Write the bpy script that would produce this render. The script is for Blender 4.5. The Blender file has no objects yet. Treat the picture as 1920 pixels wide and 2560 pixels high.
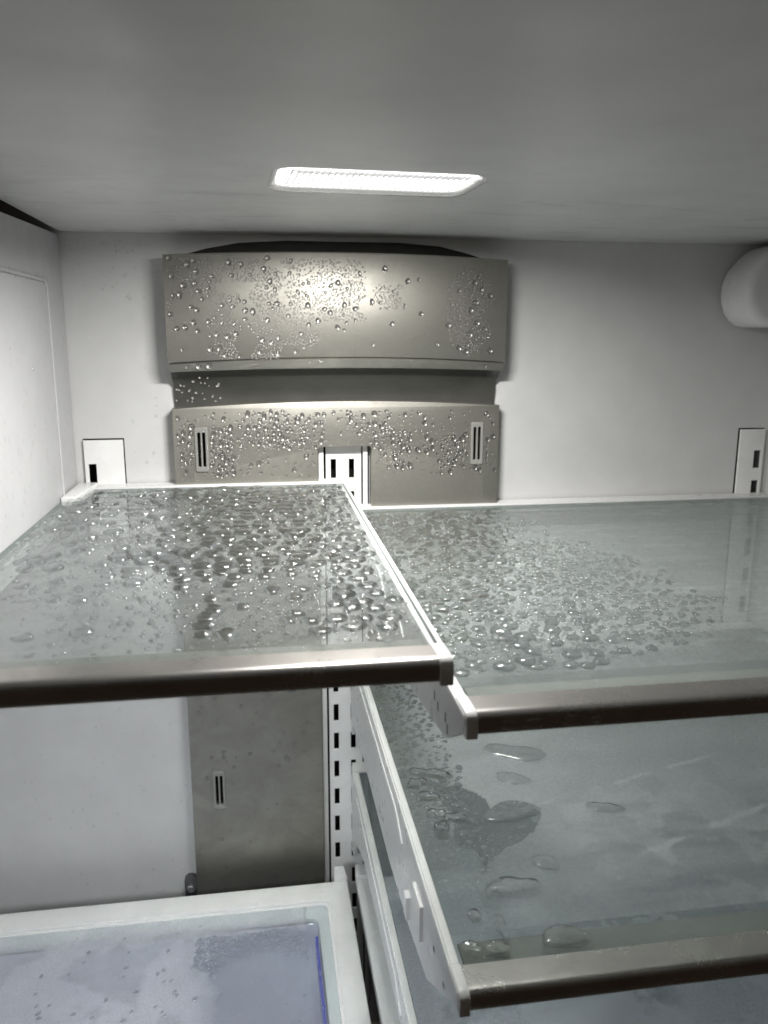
import bpy, bmesh, math, random
import numpy as np
from mathutils import Matrix, Vector
random.seed(7)
rng = np.random.default_rng(11)
S = bpy.context.scene
COL = S.collection

# ------------------------------------------------------------------ camera
cd = bpy.data.cameras.new('camera'); cam = bpy.data.objects.new('camera', cd); COL.objects.link(cam)
F_PX = 2044.73
cd.sensor_fit = 'AUTO'; cd.sensor_width = 36.0; cd.lens = F_PX * 36.0 / 2560.0
cd.clip_start = 0.01; cd.clip_end = 50
yaw, pitch, roll = 0.152, -0.2115, 0.0015
fw = Vector((math.sin(yaw) * math.cos(pitch), math.cos(yaw) * math.cos(pitch), math.sin(pitch)))
rt0 = fw.cross(Vector((0, 0, 1))).normalized(); up0 = rt0.cross(fw)
rt = rt0 * math.cos(roll) + up0 * math.sin(roll); up = up0 * math.cos(roll) - rt0 * math.sin(roll)
cam.matrix_world = Matrix(((rt.x, up.x, -fw.x, 0.2004), (rt.y, up.y, -fw.y, -0.935), (rt.z, up.z, -fw.z, -0.1066), (0, 0, 0, 1)))
cd.dof.use_dof = True; cd.dof.focus_distance = 0.70; cd.dof.aperture_fstop = 9.0
S.camera = cam
S.view_settings.view_transform = 'Standard'; S.view_settings.look = 'None'
S.view_settings.exposure = 0.0; S.view_settings.gamma = 1.0; S.view_settings.use_curve_mapping = False
S.cycles.max_bounces = 14; S.cycles.transparent_max_bounces = 24; S.cycles.transmission_bounces = 10
S.cycles.use_denoising = True
S.cycles.sample_clamp_indirect = 0.0; S.cycles.blur_glossy = 0.3

# ------------------------------------------------------------------ world: the dim warm kitchen behind the open doors
W = bpy.data.worlds.new('World'); S.world = W; W.use_nodes = True
W.node_tree.nodes['Background'].inputs['Color'].default_value = (1.0, 0.72, 0.52, 1)
W.node_tree.nodes['Background'].inputs['Strength'].default_value = 0.022

LAMP_E = 2.7; LAMP_W = 3.5; LOW_W = 0.52
Z1, Z2, Z3, Z4, Z5 = -0.2696, -0.3008, -0.4724, -0.6316, -0.7578
YB, YF = -0.025, -0.550
XR = 0.832          # right liner wall
XL = -0.19          # left liner wall (behind the ice box)

# ------------------------------------------------------------------ helpers
def tag(o, label=None, cat=None, group=None, kind=None):
    if label: o['label'] = label
    if cat: o['category'] = cat
    if group: o['group'] = group
    if kind: o['kind'] = kind
    return o

def empty(name, loc, label, cat, group=None):
    o = bpy.data.objects.new(name, None); COL.objects.link(o); o.location = loc
    o.empty_display_size = 0.02
    return tag(o, label, cat, group)

def link(name, me, mat, parent=None, sharp=35):
    if isinstance(mat, (list, tuple)):
        for m in mat: me.materials.append(m)
    elif mat is not None and len(me.materials) == 0:
        me.materials.append(mat)
    if sharp is not None and len(me.polygons):
        me.polygons.foreach_set('use_smooth', [True] * len(me.polygons))
        me.set_sharp_from_angle(angle=math.radians(sharp))
    o = bpy.data.objects.new(name, me); COL.objects.link(o)
    if parent is not None:
        o.parent = parent
        o.matrix_parent_inverse = Matrix.Translation(parent.location).inverted()
    return o

def plate(name, outline, w0, w1, axis, mat, parent=None, holes=(), bevel=0.0, bres=2, sharp=35):
    """Extrude a 2-D outline (with holes) between w0 and w1 along axis, edges rounded by bevel."""
    cu = bpy.data.curves.new('tmp', 'CURVE'); cu.dimensions = '2D'; cu.fill_mode = 'BOTH'
    for pts in [outline] + list(holes):
        sp = cu.splines.new('POLY'); sp.points.add(len(pts) - 1); sp.use_cyclic_u = True
        for p, q in zip(sp.points, pts): p.co = (q[0], q[1], 0, 1)
    cu.extrude = abs(w1 - w0) / 2 - bevel
    if bevel > 0:
        cu.bevel_depth = bevel; cu.offset = -bevel; cu.bevel_resolution = bres
    ob = bpy.data.objects.new('tmp', cu); COL.objects.link(ob)
    dg = bpy.context.evaluated_depsgraph_get(); dg.update()
    me = bpy.data.meshes.new_from_object(ob.evaluated_get(dg))
    bpy.data.objects.remove(ob); bpy.data.curves.remove(cu)
    n = len(me.vertices); co = np.empty(n * 3, np.float32); me.vertices.foreach_get('co', co); co = co.reshape(-1, 3)
    u, v, w = co[:, 0].copy(), co[:, 1].copy(), co[:, 2] + (w0 + w1) / 2
    out = {'y': (u, w, v), 'x': (w, u, v), 'z': (u, v, w)}[axis]
    me.vertices.foreach_set('co', np.stack(out, 1).astype(np.float32).ravel())
    bm = bmesh.new(); bm.from_mesh(me)
    bmesh.ops.remove_doubles(bm, verts=bm.verts, dist=1e-6)
    bmesh.ops.recalc_face_normals(bm, faces=bm.faces)
    bm.to_mesh(me); bm.free(); me.materials.clear(); me.name = name
    return link(name, me, mat, parent, sharp)

def rect(a, b, c, d): return [(a, c), (b, c), (b, d), (a, d)]

def rrect(a, b, c, d, r, n=5):
    r = min(r, (b - a) / 2 - 1e-5, (d - c) / 2 - 1e-5)
    pts = []
    for cx, cy, a0 in ((b - r, d - r, 0), (a + r, d - r, 90), (a + r, c + r, 180), (b - r, c + r, 270)):
        for i in range(n + 1):
            t = math.radians(a0 + 90 * i / n); pts.append((cx + r * math.cos(t), cy + r * math.sin(t)))
    return pts

def box(name, x0, x1, y0, y1, z0, z1, mat, parent=None, bevel=0.0008):
    return plate(name, rect(x0, x1, y0, y1), z0, z1, 'z', mat, parent, bevel=bevel)

def loft(name, rings, mat, parent=None, sharp=35):
    n = len(rings[0]); vs = [p for r in rings for p in r]; fs = []
    for i in range(len(rings) - 1):
        for j in range(n):
            k = (j + 1) % n
            fs.append((i * n + j, i * n + k, (i + 1) * n + k, (i + 1) * n + j))
    fs.append(tuple(range(n))[::-1]); fs.append(tuple(range((len(rings) - 1) * n, len(rings) * n)))
    me = bpy.data.meshes.new(name); me.from_pydata(vs, [], fs)
    bm = bmesh.new(); bm.from_mesh(me); bmesh.ops.recalc_face_normals(bm, faces=bm.faces); bm.to_mesh(me); bm.free()
    return link(name, me, mat, parent, sharp)

# ------------------------------------------------------------------ materials
def new_mat(name):
    m = bpy.data.materials.new(name); m.use_nodes = True; nt = m.node_tree; nt.nodes.clear()
    out = nt.nodes.new('ShaderNodeOutputMaterial')
    return m, nt, out

def N(nt, t, **kw):
    n = nt.nodes.new(t)
    for k, v in kw.items():
        if k in n.inputs: n.inputs[k].default_value = v
        else: setattr(n, k, v)
    return n

def noise_tex(nt, scale, detail=4, rough=0.6, stretch=(1, 1, 1), dist=0.0):
    tc = N(nt, 'ShaderNodeTexCoord'); mp = N(nt, 'ShaderNodeMapping'); mp.inputs['Scale'].default_value = stretch
    nz = N(nt, 'ShaderNodeTexNoise'); nz.inputs['Scale'].default_value = scale; nz.inputs['Detail'].default_value = detail
    nz.inputs['Roughness'].default_value = rough; nz.inputs['Distortion'].default_value = dist
    nt.links.new(tc.outputs['Object'], mp.inputs['Vector']); nt.links.new(mp.outputs['Vector'], nz.inputs['Vector'])
    return nz.outputs['Fac']

def ramp(nt, src, stops):
    r = N(nt, 'ShaderNodeValToRGB'); cr = r.color_ramp
    while len(cr.elements) < len(stops): cr.elements.new(0.5)
    for e, (p, c) in zip(cr.elements, stops):
        e.position = p; e.color = (c, c, c, 1) if isinstance(c, (int, float)) else (*c, 1)
    nt.links.new(src, r.inputs['Fac']); return r.outputs['Color']

def plastic(name, col, rough=0.4, var=0.06, bump=0.02, bscale=900, vscale=14, spec=0.4, smudge=None):
    m, nt, out = new_mat(name)
    b = N(nt, 'ShaderNodeBsdfPrincipled'); b.inputs['Specular IOR Level'].default_value = spec
    c0 = tuple(x * (1 - var) for x in col); c1 = tuple(min(1, x * (1 + var * 0.5)) for x in col)
    c = ramp(nt, noise_tex(nt, vscale, 6, 0.65), [(0.3, c0), (0.7, c1)])
    nt.links.new(c, b.inputs['Base Color'])
    r = ramp(nt, noise_tex(nt, vscale * 1.7, 5, 0.6), [(0.35, max(0.05, rough - 0.08)), (0.7, rough + 0.08)])
    nt.links.new(r, b.inputs['Roughness'])
    if bump:
        bp = N(nt, 'ShaderNodeBump'); bp.inputs['Strength'].default_value = bump; bp.inputs['Distance'].default_value = 0.001
        nt.links.new(noise_tex(nt, bscale, 3), bp.inputs['Height']); nt.links.new(bp.outputs['Normal'], b.inputs['Normal'])
    nt.links.new(b.outputs['BSDF'], out.inputs['Surface'])
    return m

def steel(name, col, rough, stretch=(1.5, 40, 260), aniso=0.5, stain=0.2):
    m, nt, out = new_mat(name)
    b = N(nt, 'ShaderNodeBsdfPrincipled'); b.inputs['Metallic'].default_value = 0.9
    big = noise_tex(nt, 16, 7, 0.7, (1, 1, 1.4), 0.6)
    lo = tuple(x * (1 - stain) for x in col)
    c = ramp(nt, big, [(0.32, lo), (0.62, col)])
    nt.links.new(c, b.inputs['Base Color'])
    brush = noise_tex(nt, 6, 3, 0.7, stretch)
    r = ramp(nt, big, [(0.3, rough + 0.12), (0.65, rough)])
    nt.links.new(r, b.inputs['Roughness'])
    bp = N(nt, 'ShaderNodeBump'); bp.inputs['Strength'].default_value = 0.08; bp.inputs['Distance'].default_value = 0.0006
    nt.links.new(brush, bp.inputs['Height']); nt.links.new(bp.outputs['Normal'], b.inputs['Normal'])
    nt.links.new(b.outputs['BSDF'], out.inputs['Surface'])
    return m

def schlick(nt, f0=0.04):
    lw = N(nt, 'ShaderNodeLayerWeight', Blend=0.5)
    p = N(nt, 'ShaderNodeMath', operation='POWER'); p.inputs[1].default_value = 5.0
    nt.links.new(lw.outputs['Facing'], p.inputs[0])
    ma = N(nt, 'ShaderNodeMath', operation='MULTIPLY_ADD'); ma.inputs[1].default_value = 1 - f0; ma.inputs[2].default_value = f0
    nt.links.new(p.outputs[0], ma.inputs[0]); return ma.outputs[0]

def glass(name, tint, fog=None, fog_col=(0.8, 0.84, 0.84), rough=0.03, fog_gain=0.3):
    """Clear pane; with fog=True a grey film of condensation whose cover is the mesh attribute 'fog'."""
    m, nt, out = new_mat(name)
    tr = N(nt, 'ShaderNodeBsdfTransparent'); tr.inputs['Color'].default_value = (*tint, 1)
    gl = N(nt, 'ShaderNodeBsdfGlossy'); gl.inputs['Roughness'].default_value = rough
    mx = N(nt, 'ShaderNodeMixShader')
    nt.links.new(schlick(nt), mx.inputs['Fac']); nt.links.new(tr.outputs[0], mx.inputs[1]); nt.links.new(gl.outputs[0], mx.inputs[2])
    last = mx.outputs[0]
    if fog:
        at = N(nt, 'ShaderNodeAttribute'); at.attribute_name = 'fog'
        ro = N(nt, 'ShaderNodeMath', operation='MULTIPLY_ADD'); ro.inputs[1].default_value = 0.28; ro.inputs[2].default_value = rough
        nt.links.new(at.outputs['Fac'], ro.inputs[0]); nt.links.new(ro.outputs[0], gl.inputs['Roughness'])
        df = N(nt, 'ShaderNodeBsdfDiffuse'); df.inputs['Color'].default_value = (*fog_col, 1)
        tl = N(nt, 'ShaderNodeBsdfTranslucent'); tl.inputs['Color'].default_value = (*fog_col, 1)
        fm = N(nt, 'ShaderNodeMixShader', Fac=0.62); nt.links.new(df.outputs[0], fm.inputs[1]); nt.links.new(tl.outputs[0], fm.inputs[2])
        g = N(nt, 'ShaderNodeMath', operation='MULTIPLY'); g.inputs[1].default_value = fog_gain
        nt.links.new(at.outputs['Fac'], g.inputs[0])
        fine = ramp(nt, noise_tex(nt, 420, 3, 0.7), [(0.3, 0.75), (0.7, 1.0)])
        g2 = N(nt, 'ShaderNodeMath', operation='MULTIPLY'); nt.links.new(g.outputs[0], g2.inputs[0]); nt.links.new(fine, g2.inputs[1])
        f2 = N(nt, 'ShaderNodeMixShader'); nt.links.new(g2.outputs[0], f2.inputs['Fac'])
        nt.links.new(last, f2.inputs[1]); nt.links.new(fm.outputs[0], f2.inputs[2]); last = f2.outputs[0]
        bp = N(nt, 'ShaderNodeBump'); bp.inputs['Strength'].default_value = 0.05; bp.inputs['Distance'].default_value = 0.001
        nt.links.new(noise_tex(nt, 160, 3), bp.inputs['Height']); nt.links.new(bp.outputs['Normal'], gl.inputs['Normal'])
    nt.links.new(last, out.inputs['Surface'])
    return m

def water(name, clear=0.1, rough=0.06, f0=0.045, rr=0.0):
    m, nt, out = new_mat(name)
    g = N(nt, 'ShaderNodeBsdfRefraction', Roughness=rr, IOR=1.33)
    t = N(nt, 'ShaderNodeBsdfTransparent'); gl = N(nt, 'ShaderNodeBsdfGlossy', Roughness=rough)
    b = N(nt, 'ShaderNodeMixShader', Fac=clear); nt.links.new(g.outputs[0], b.inputs[1]); nt.links.new(t.outputs[0], b.inputs[2])
    a = N(nt, 'ShaderNodeMixShader'); nt.links.new(schlick(nt, f0), a.inputs['Fac'])
    nt.links.new(b.outputs[0], a.inputs[1]); nt.links.new(gl.outputs[0], a.inputs[2])
    nt.links.new(a.outputs[0], out.inputs['Surface'])
    return m

M_liner = plastic('liner_plastic', (0.62, 0.62, 0.615), 0.38, var=0.07, bump=0.03)
M_ceil = plastic('ceiling_plastic', (0.62, 0.625, 0.62), 0.40, var=0.10, bump=0.02, vscale=9)
nt = M_ceil.node_tree; pb = [n for n in nt.nodes if n.type == 'BSDF_PRINCIPLED'][0]
old = pb.inputs['Base Color'].links[0].from_socket
mul = N(nt, 'ShaderNodeMix', data_type='RGBA', blend_type='MULTIPLY'); mul.inputs[0].default_value = 1.0
sm0 = ramp(nt, noise_tex(nt, 7, 9, 0.72, (1, 2.6, 1), 1.4), [(0.38, (0.80, 0.81, 0.80)), (0.47, (1, 1, 1))])
tcx = N(nt, 'ShaderNodeTexCoord'); sx = N(nt, 'ShaderNodeSeparateXYZ'); nt.links.new(tcx.outputs['Object'], sx.inputs[0])
mr = N(nt, 'ShaderNodeMapRange'); mr.inputs[1].default_value = -0.42; mr.inputs[2].default_value = -0.24; nt.links.new(sx.outputs['Y'], mr.inputs[0])
smx = N(nt, 'ShaderNodeMix', data_type='RGBA'); smx.inputs[6].default_value = (1, 1, 1, 1); nt.links.new(mr.outputs[0], smx.inputs[0]); nt.links.new(sm0, smx.inputs[7]); sm = smx.outputs[2]
nt.links.new(old, mul.inputs[6]); nt.links.new(sm, mul.inputs[7]); nt.links.new(mul.outputs[2], pb.inputs['Base Color'])
M_white = plastic('white_plastic', (0.80, 0.80, 0.79), 0.35, var=0.05, bump=0.02, vscale=40)
M_ice = plastic('ice_box_plastic', (0.53, 0.53, 0.535), 0.45, var=0.04, bump=0.06, bscale=500)
M_dark = plastic('dark_cavity', (0.014, 0.014, 0.013), 0.8, var=0.2, spec=0.08)
M_tab = plastic('grey_tab_plastic', (0.10, 0.10, 0.105), 0.5)
M_duct = steel('brushed_duct_steel', (0.385, 0.374, 0.332), 0.43, stretch=(1.5, 30, 260), stain=0.22)
M_vent = plastic('vent_grey', (0.26, 0.26, 0.24), 0.3)
M_trim = steel('satin_front_trim', (0.50, 0.48, 0.455), 0.24, stretch=(1.5, 200, 200), stain=0.30)
M_ledge = plastic('ledge_grey', (0.20, 0.20, 0.185), 0.4)
M_glass = glass('clear_glass', (0.945, 0.965, 0.956))
M_edge = plastic('green_glass_edge', (0.05, 0.11, 0.09), 0.15, var=0.3)
M_fog = glass('fogged_glass', (0.945, 0.965, 0.956), fog=True, fog_col=(0.58, 0.61, 0.605), fog_gain=0.40)
M_fog2 = glass('beaded_glass', (0.945, 0.965, 0.956), fog=True, fog_col=(0.56, 0.60, 0.59), fog_gain=0.70)
M_fogb = glass('frosted_glass', (0.93, 0.95, 0.97), fog=True, fog_col=(0.88, 0.89, 0.93), fog_gain=1.15)
M_puddle = water('puddle_water', 0.25, 0.15, 0.13)
M_water = water('water', 0.25, 0.085, 0.09)
def bead(name, col, metal, rough, f0, mixt):
    """Small bead on a vertical wall: a water lens shows what it sits on lit upside down, under a glossy skin."""
    m, nt, out = new_mat(name)
    ge = N(nt, 'ShaderNodeNewGeometry'); vm = N(nt, 'ShaderNodeVectorMath', operation='MULTIPLY'); vm.inputs[1].default_value = (-1, 1, -1) if metal else (-1, 1, -1)
    nt.links.new(ge.outputs['Normal'], vm.inputs[0])
    b = N(nt, 'ShaderNodeBsdfPrincipled', Roughness=rough, Metallic=metal); b.inputs['Base Color'].default_value = (*col, 1)
    nt.links.new(vm.outputs[0], b.inputs['Normal'])
    t = N(nt, 'ShaderNodeBsdfTransparent'); gl = N(nt, 'ShaderNodeBsdfGlossy', Roughness=0.09)
    x = N(nt, 'ShaderNodeMixShader', Fac=mixt); nt.links.new(b.outputs[0], x.inputs[1]); nt.links.new(t.outputs[0], x.inputs[2])
    a = N(nt, 'ShaderNodeMixShader'); nt.links.new(schlick(nt, f0), a.inputs['Fac']); nt.links.new(x.outputs[0], a.inputs[1]); nt.links.new(gl.outputs[0], a.inputs[2])
    nt.links.new(a.outputs[0], out.inputs['Surface']); return m
M_waterw = bead('water_on_steel', (0.36, 0.35, 0.32), 0.85, 0.36, 0.06, 0.12)
M_wateri = water('water_on_ice_box', 0.90, 0.10, 0.05, 0.13)
M_waterl = bead('water_on_white', (0.60, 0.60, 0.60), 0.0, 0.5, 0.05, 0.92)
M_bin = plastic('lavender_bin_plastic', (0.66, 0.67, 0.74), 0.25, var=0.05)
M_blue = plastic('blue_strip', (0.03, 0.05, 0.55), 0.3)
M_flange = plastic('frosted_flange', (0.80, 0.83, 0.81), 0.4)
M_screw = steel('screw_steel', (0.6, 0.6, 0.6), 0.3)
m, nt, out = new_mat('lit_lens'); e = N(nt, 'ShaderNodeEmission', Strength=LAMP_E); e.inputs['Color'].default_value = (1.0, 0.99, 0.97, 1)
nt.links.new(e.outputs[0], out.inputs['Surface']); M_emit = m
M_lens = plastic('lens_plastic', (0.85, 0.86, 0.88), 0.15, var=0.05)

m, nt, out = new_mat('clear_rim_plastic')
a = N(nt, 'ShaderNodeBsdfTransparent'); b = N(nt, 'ShaderNodeBsdfTranslucent'); c = N(nt, 'ShaderNodeBsdfGlossy', Roughness=0.15)
x1 = N(nt, 'ShaderNodeMixShader', Fac=0.25); nt.links.new(a.outputs[0], x1.inputs[1]); nt.links.new(b.outputs[0], x1.inputs[2])
x2 = N(nt, 'ShaderNodeMixShader'); nt.links.new(schlick(nt), x2.inputs['Fac']); nt.links.new(x1.outputs[0], x2.inputs[1]); nt.links.new(c.outputs[0], x2.inputs[2])
nt.links.new(x2.outputs[0], out.inputs['Surface']); M_rim = m
# ------------------------------------------------------------------ liner
wall_holes = [rect(0.2660, 0.3261, -0.985, -0.2290), rect(0.0085, 0.0525, -0.330, -0.2170), rect(0.788, 0.8235, -0.60, -0.2170)]
o = plate('back_wall', rect(XL, XR + 0.02, -1.02, 0.06), 0.0, 0.03, 'y', M_liner, holes=wall_holes); tag(o, kind='structure')
o = box('right_wall', XR, XR + 0.03, -0.62, -0.0005, -1.02, 0.06, M_liner); tag(o, kind='structure')
o = box('left_wall', XL - 0.03, XL, -0.62, -0.0005, -1.02, 0.06, M_liner); tag(o, kind='structure')
o = box('ceiling', 0.0015, XR - 0.0005, -1.00, -0.0005, 0.0, 0.012, M_ceil, bevel=0.003)
# the panel has an opening for the lamp tray
bpy.data.objects.remove(o)
lamp_c = (0.2865, -0.3305); lamp_rot = math.radians(3.0)
def lampxy(u, v):
    c, s = math.cos(lamp_rot), math.sin(lamp_rot)
    return (lamp_c[0] + u * c - v * s, lamp_c[1] + u * s + v * c)
LU, LV = 0.0735, 0.0395
hole = [lampxy(u, v) for u, v in rrect(-LU + .003, LU - .003, -LV + .003, LV - .003, 0.013)]
o = plate('ceiling', rect(0.0015, XR - 0.0005, -1.00, -0.0005), 0.0, 0.012, 'z', M_ceil, holes=[hole]); tag(o, kind='structure')
o = box('floor', XL, XR, -0.62, -0.0005, -1.05, -1.021, M_liner); tag(o, kind='structure')
o = box('upper_liner', XL, 0.001, -1.00, -0.0005, 0.035, 0.05, M_ceil); tag(o, kind='structure')

# ------------------------------------------------------------------ ceiling lamp
L = empty('ceiling_light', (lamp_c[0], lamp_c[1], 0), 'glowing rectangular LED light with ribbed clear lens in the fridge ceiling', 'ceiling light')
ring_o = [lampxy(u, v) for u, v in rrect(-LU, LU, -LV, LV, 0.016, 8)]
ring_i = [lampxy(u, v) for u, v in rrect(-LU + .009, LU - .009, -LV + .008, LV - .007, 0.009, 8)]
plate('lens_rim', ring_o, -0.0030, 0.002, 'z', M_rim, L, holes=[ring_i], bevel=0.0018)
pan = [lampxy(u, v) for u, v in rrect(-LU + .005, LU - .005, -LV + .005, LV - .005, 0.012, 6)]
plate('lit_panel', pan, 0.0005, 0.004, 'z', M_emit, L)
for i in range(30):
    u = -LU + 0.013 + i * (2 * LU - 0.026) / 29
    a = [lampxy(uu, vv) for uu, vv in rect(u - .0005, u + .0005, -LV + .009, LV - .013)]
    plate('lens_rib', a, -0.0006, 0.0002, 'z', M_lens, L)
for i in range(30):
    u = -LU + 0.013 + i * (2 * LU - 0.026) / 29 + 0.0022
    c = lampxy(u, LV - .010); r = 0.0009
    plate('led_bump', [(c[0] + r * math.cos(t * .785), c[1] + r * math.sin(t * .785)) for t in range(8)], -0.0006, 0.0002, 'z', M_lens, L)
for v, s in ((-LV + .0125, 1), (-LV + .017, .92)):
    a = [lampxy(uu, vv) for uu, vv in rect(-LU * s * .84, LU * s * .84, v - .0005, v + .0005)]
    plate('lens_bar', a, -0.0007, 0.0002, 'z', M_lens, L)

ld = bpy.data.lights.new('led_light', 'AREA'); ld.shape = 'RECTANGLE'; ld.size = 2 * (LU - .010); ld.size_y = 0.026
ld.energy = LAMP_W; ld.color = (1.0, 0.985, 0.965); ld.spread = math.radians(160)
lo = bpy.data.objects.new('led_light', ld); COL.objects.link(lo)
lo.matrix_world = Matrix.Translation((lamp_c[0], lamp_c[1], -0.0085)) @ Matrix.Rotation(lamp_rot, 4, 'Z') @ Matrix.Rotation(math.radians(11), 4, 'X')   # the prisms throw the light to the back
lo.parent = L; lo.matrix_parent_inverse = Matrix.Translation(L.location).inverted()

# added fill light, out of view: brightens the drawer covers and the lowest shelf
l2 = bpy.data.lights.new('lower_fill_light', 'AREA'); l2.shape = 'RECTANGLE'; l2.size = 0.16; l2.size_y = 0.08
l2.energy = LOW_W; l2.color = (0.90, 0.94, 1.0); l2.spread = math.radians(112)
o2 = bpy.data.objects.new('lower_fill_light', l2); COL.objects.link(o2); o2.location = (-0.05, -0.60, -0.43)
o2.rotation_euler = (Vector((0.12, -0.22, -0.76)) - o2.location).to_track_quat('-Z', 'Y').to_euler()

# ------------------------------------------------------------------ ice box on the left
B = empty('ice_box', (-0.07, -0.25, -0.30), 'white ice maker box wet with small drops on the left beside the left shelf', 'ice box')
prof = [(-0.0015, -0.0035), (-0.0015, -0.300), (-0.60, -0.300), (-0.60, -0.034), (-0.30, -0.0085), (-0.05, -0.0035)]
prof = [(-0.003, -0.010), (-0.0015, -0.03), (-0.0015, -0.300), (-0.60, -0.300), (-0.60, -0.026), (-0.20, -0.0085), (-0.012, -0.0035), (-0.006, -0.0055)]
plate('casing', prof, XL + 0.002, 0.0, 'x', M_ice, B, bevel=0.001)
plate('side_panel', rrect(-0.50, -0.071, -0.285, -0.052, 0.012), -0.0005, 0.0022, 'x', M_ice, B, bevel=0.0014, holes=[rrect(-0.496, -0.075, -0.281, -0.056, 0.009)])
plate('panel_field', rrect(-0.4955, -0.0755, -0.2805, -0.0565, 0.009), -0.0005, 0.0009, 'x', M_ice, B, bevel=0.0005)

# ------------------------------------------------------------------ water filter housing, upper right corner
ow = [(a + .5 * max(0, .0535) * (.832 - a) / .115, b) for a, b in [(0.7172, -0.0577), (0.7195, -0.0690), (0.7245, -0.0795), (0.7330, -0.0880), (0.7430, -0.0935), (0.7540, -0.0955), (0.828, -0.0955), (0.828, -0.0045),
      (0.768, -0.0050), (0.7590, -0.0075), (0.7515, -0.0110), (0.7420, -0.0175), (0.7330, -0.0245), (0.7250, -0.0320), (0.7200, -0.0400), (0.7178, -0.0480)]]
FH = empty('water_filter_housing', (0.77, -0.05, -0.05), 'smooth rounded white plastic housing at the right under the ceiling', 'filter housing')
plate('cover', ow, -0.066, -0.001, 'y', M_white, FH, bevel=0.011, bres=5, sharp=60)
plate('cap', [(0.8275 + a * 0.004, b) for a, b in ((0, -0.0945), (1, -0.0945), (1, -0.0055), (0, -0.0055))], -0.060, -0.001, 'y', M_white, FH, bevel=0.001)

# ------------------------------------------------------------------ air duct cover
D = empty('air_duct_cover', (0.292, 0, -0.80), 'tall brushed steel air duct cover dotted with condensation on the back wall', 'duct cover')
X0, X1 = 0.1075, 0.4752
def arch(u, a, b): return b + (a - b) * u * u      # a at the ends, b in the middle
us = [-1 + 2 * i / 28 for i in range(29)]
def xs(u, t=0.0): return (X0 + X1) / 2 + u * ((X1 - X0) / 2 - t)
def bow(u): return -0.035 - 0.014 * (1 - u * u)
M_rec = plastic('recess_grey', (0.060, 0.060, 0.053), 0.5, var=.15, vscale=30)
M_shade = plastic('shade_grey', (0.030, 0.030, 0.026), 0.6, var=.2, vscale=30, spec=.2)
def band(name, f):
    return loft(name, [f(u) for u in us], M_duct, D)
def upper(u):
    y = bow(u); t = arch(u, -0.0245, -0.0205); b = arch(u, -0.1345, -0.1283); x = xs(u)
    return [(x, -0.0008, t), (x, y + .003, t), (x, y + .0008, t - .0006), (x, y, t - .0022), (x, y, b + .0012), (x, y + .0008, b), (x, -0.0008, b)]
def lip(u):
    y = bow(u) + 0.0008; t = arch(u, -0.1353, -0.1291); b = arch(u, -0.1443, -0.1400); x = xs(u, .0010)
    return [(x, -0.0008, t), (x, y + .0015, t), (x, y, t - .0012), (x, y + .0022, b + .003), (x, y + .0042, b), (x, -0.0008, b)]
def recess(u):
    y = bow(u) + 0.009; t = arch(u, -0.1443, -0.1400) - 0.0002; x = xs(u, .0012); x2 = xs(u, .0025)
    return [(x, -0.0008, t), (x, y, t), (x, y + .007, t - .003), (x, y + .014, t - .008), (x2, y + .020, t - .015), (x2, min(-.006, y + .026), t - .023), (x2, min(-.0045, y + .032), t - .032), (x2, -0.0030, -0.195), (x2, -0.0008, -0.195)]
band('upper_plate', upper); band('lip', lip); loft('recess_panel', [recess(u) for u in us], M_rec, D)
plate('top_shade_strip', [(.118, -.0240), (.150, -.0150), (.185, -.0085), (.235, -.0055), (.360, -.0055), (.405, -.0085), (.435, -.0150), (.466, -.0240)], -0.003, -0.0008, 'y', M_shade, D, bevel=.001)  # dark strip painting in the shade between duct cover and ceiling
topc = [(xs(u), arch(u, -0.1840, -0.1773)) for u in us]
cut = [(0.3266, -0.815), (0.3266, -0.2290)] 
out_l = topc[::1]
lower_out = [(xs(-1, .0), -0.815)] + out_l + [(xs(1), -0.815)]
cr = []
for cx, cz, a0 in ((0.3226, -0.2325, 0), (0.2694, -0.2325, 90)):
    for i in range(6):
        t = math.radians(a0 + 18 * i); cr.append((cx + .004 * math.cos(t), cz + .004 * math.sin(t)))
lower_out = lower_out + [(0.3266, -0.815)] + cr + [(0.2654, -0.815)]
VENTS = [(0.1375, -0.2290), (0.4491, -0.2275), (0.1400, -0.6427)]
vh = [rect(x - .0066, x + .0066, z - .0235, z + .0235) for x, z in VENTS]
plate('lower_plate', lower_out, -0.0195, -0.0008, 'y', M_duct, D, holes=vh, bevel=0.0008)
for k, (x, z) in enumerate(VENTS):
    sl = [rrect(x - .0042, x - .0010, z - .0190, z + .0190, .001, 2), rrect(x + .0010, x + .0042, z - .0190, z + .0190, .001, 2)]
    v = plate('vent', rrect(x - .0072, x + .0072, z - .0246, z + .0246, .002, 3), -0.0213, -0.0170, 'y', M_vent, D, holes=sl, bevel=0.0007)
    plate('duct_opening', rect(x - .0062, x + .0062, z - .0225, z + .0225), -0.006, -0.002, 'y', M_dark, v)
plate('mounting_tab', rrect(0.0915, 0.1071, -0.81, -0.7645, .007), -0.008, -0.0008, 'y', M_tab, D, bevel=0.0008)
sc = []
cx, cz = 0.0995, -0.7805
plate('screw', [(cx + .0046 * math.cos(t * math.pi / 10), cz + .0046 * math.sin(t * math.pi / 10)) for t in range(20)], -0.0125, -0.007, 'y', M_screw, D, bevel=0.001,
      holes=[[(cx + (.0022 if t % 2 else .0009) * math.cos(t * math.pi / 4 + .4), cz + (.0022 if t % 2 else .0009) * math.sin(t * math.pi / 4 + .4)) for t in range(8)]])

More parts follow.
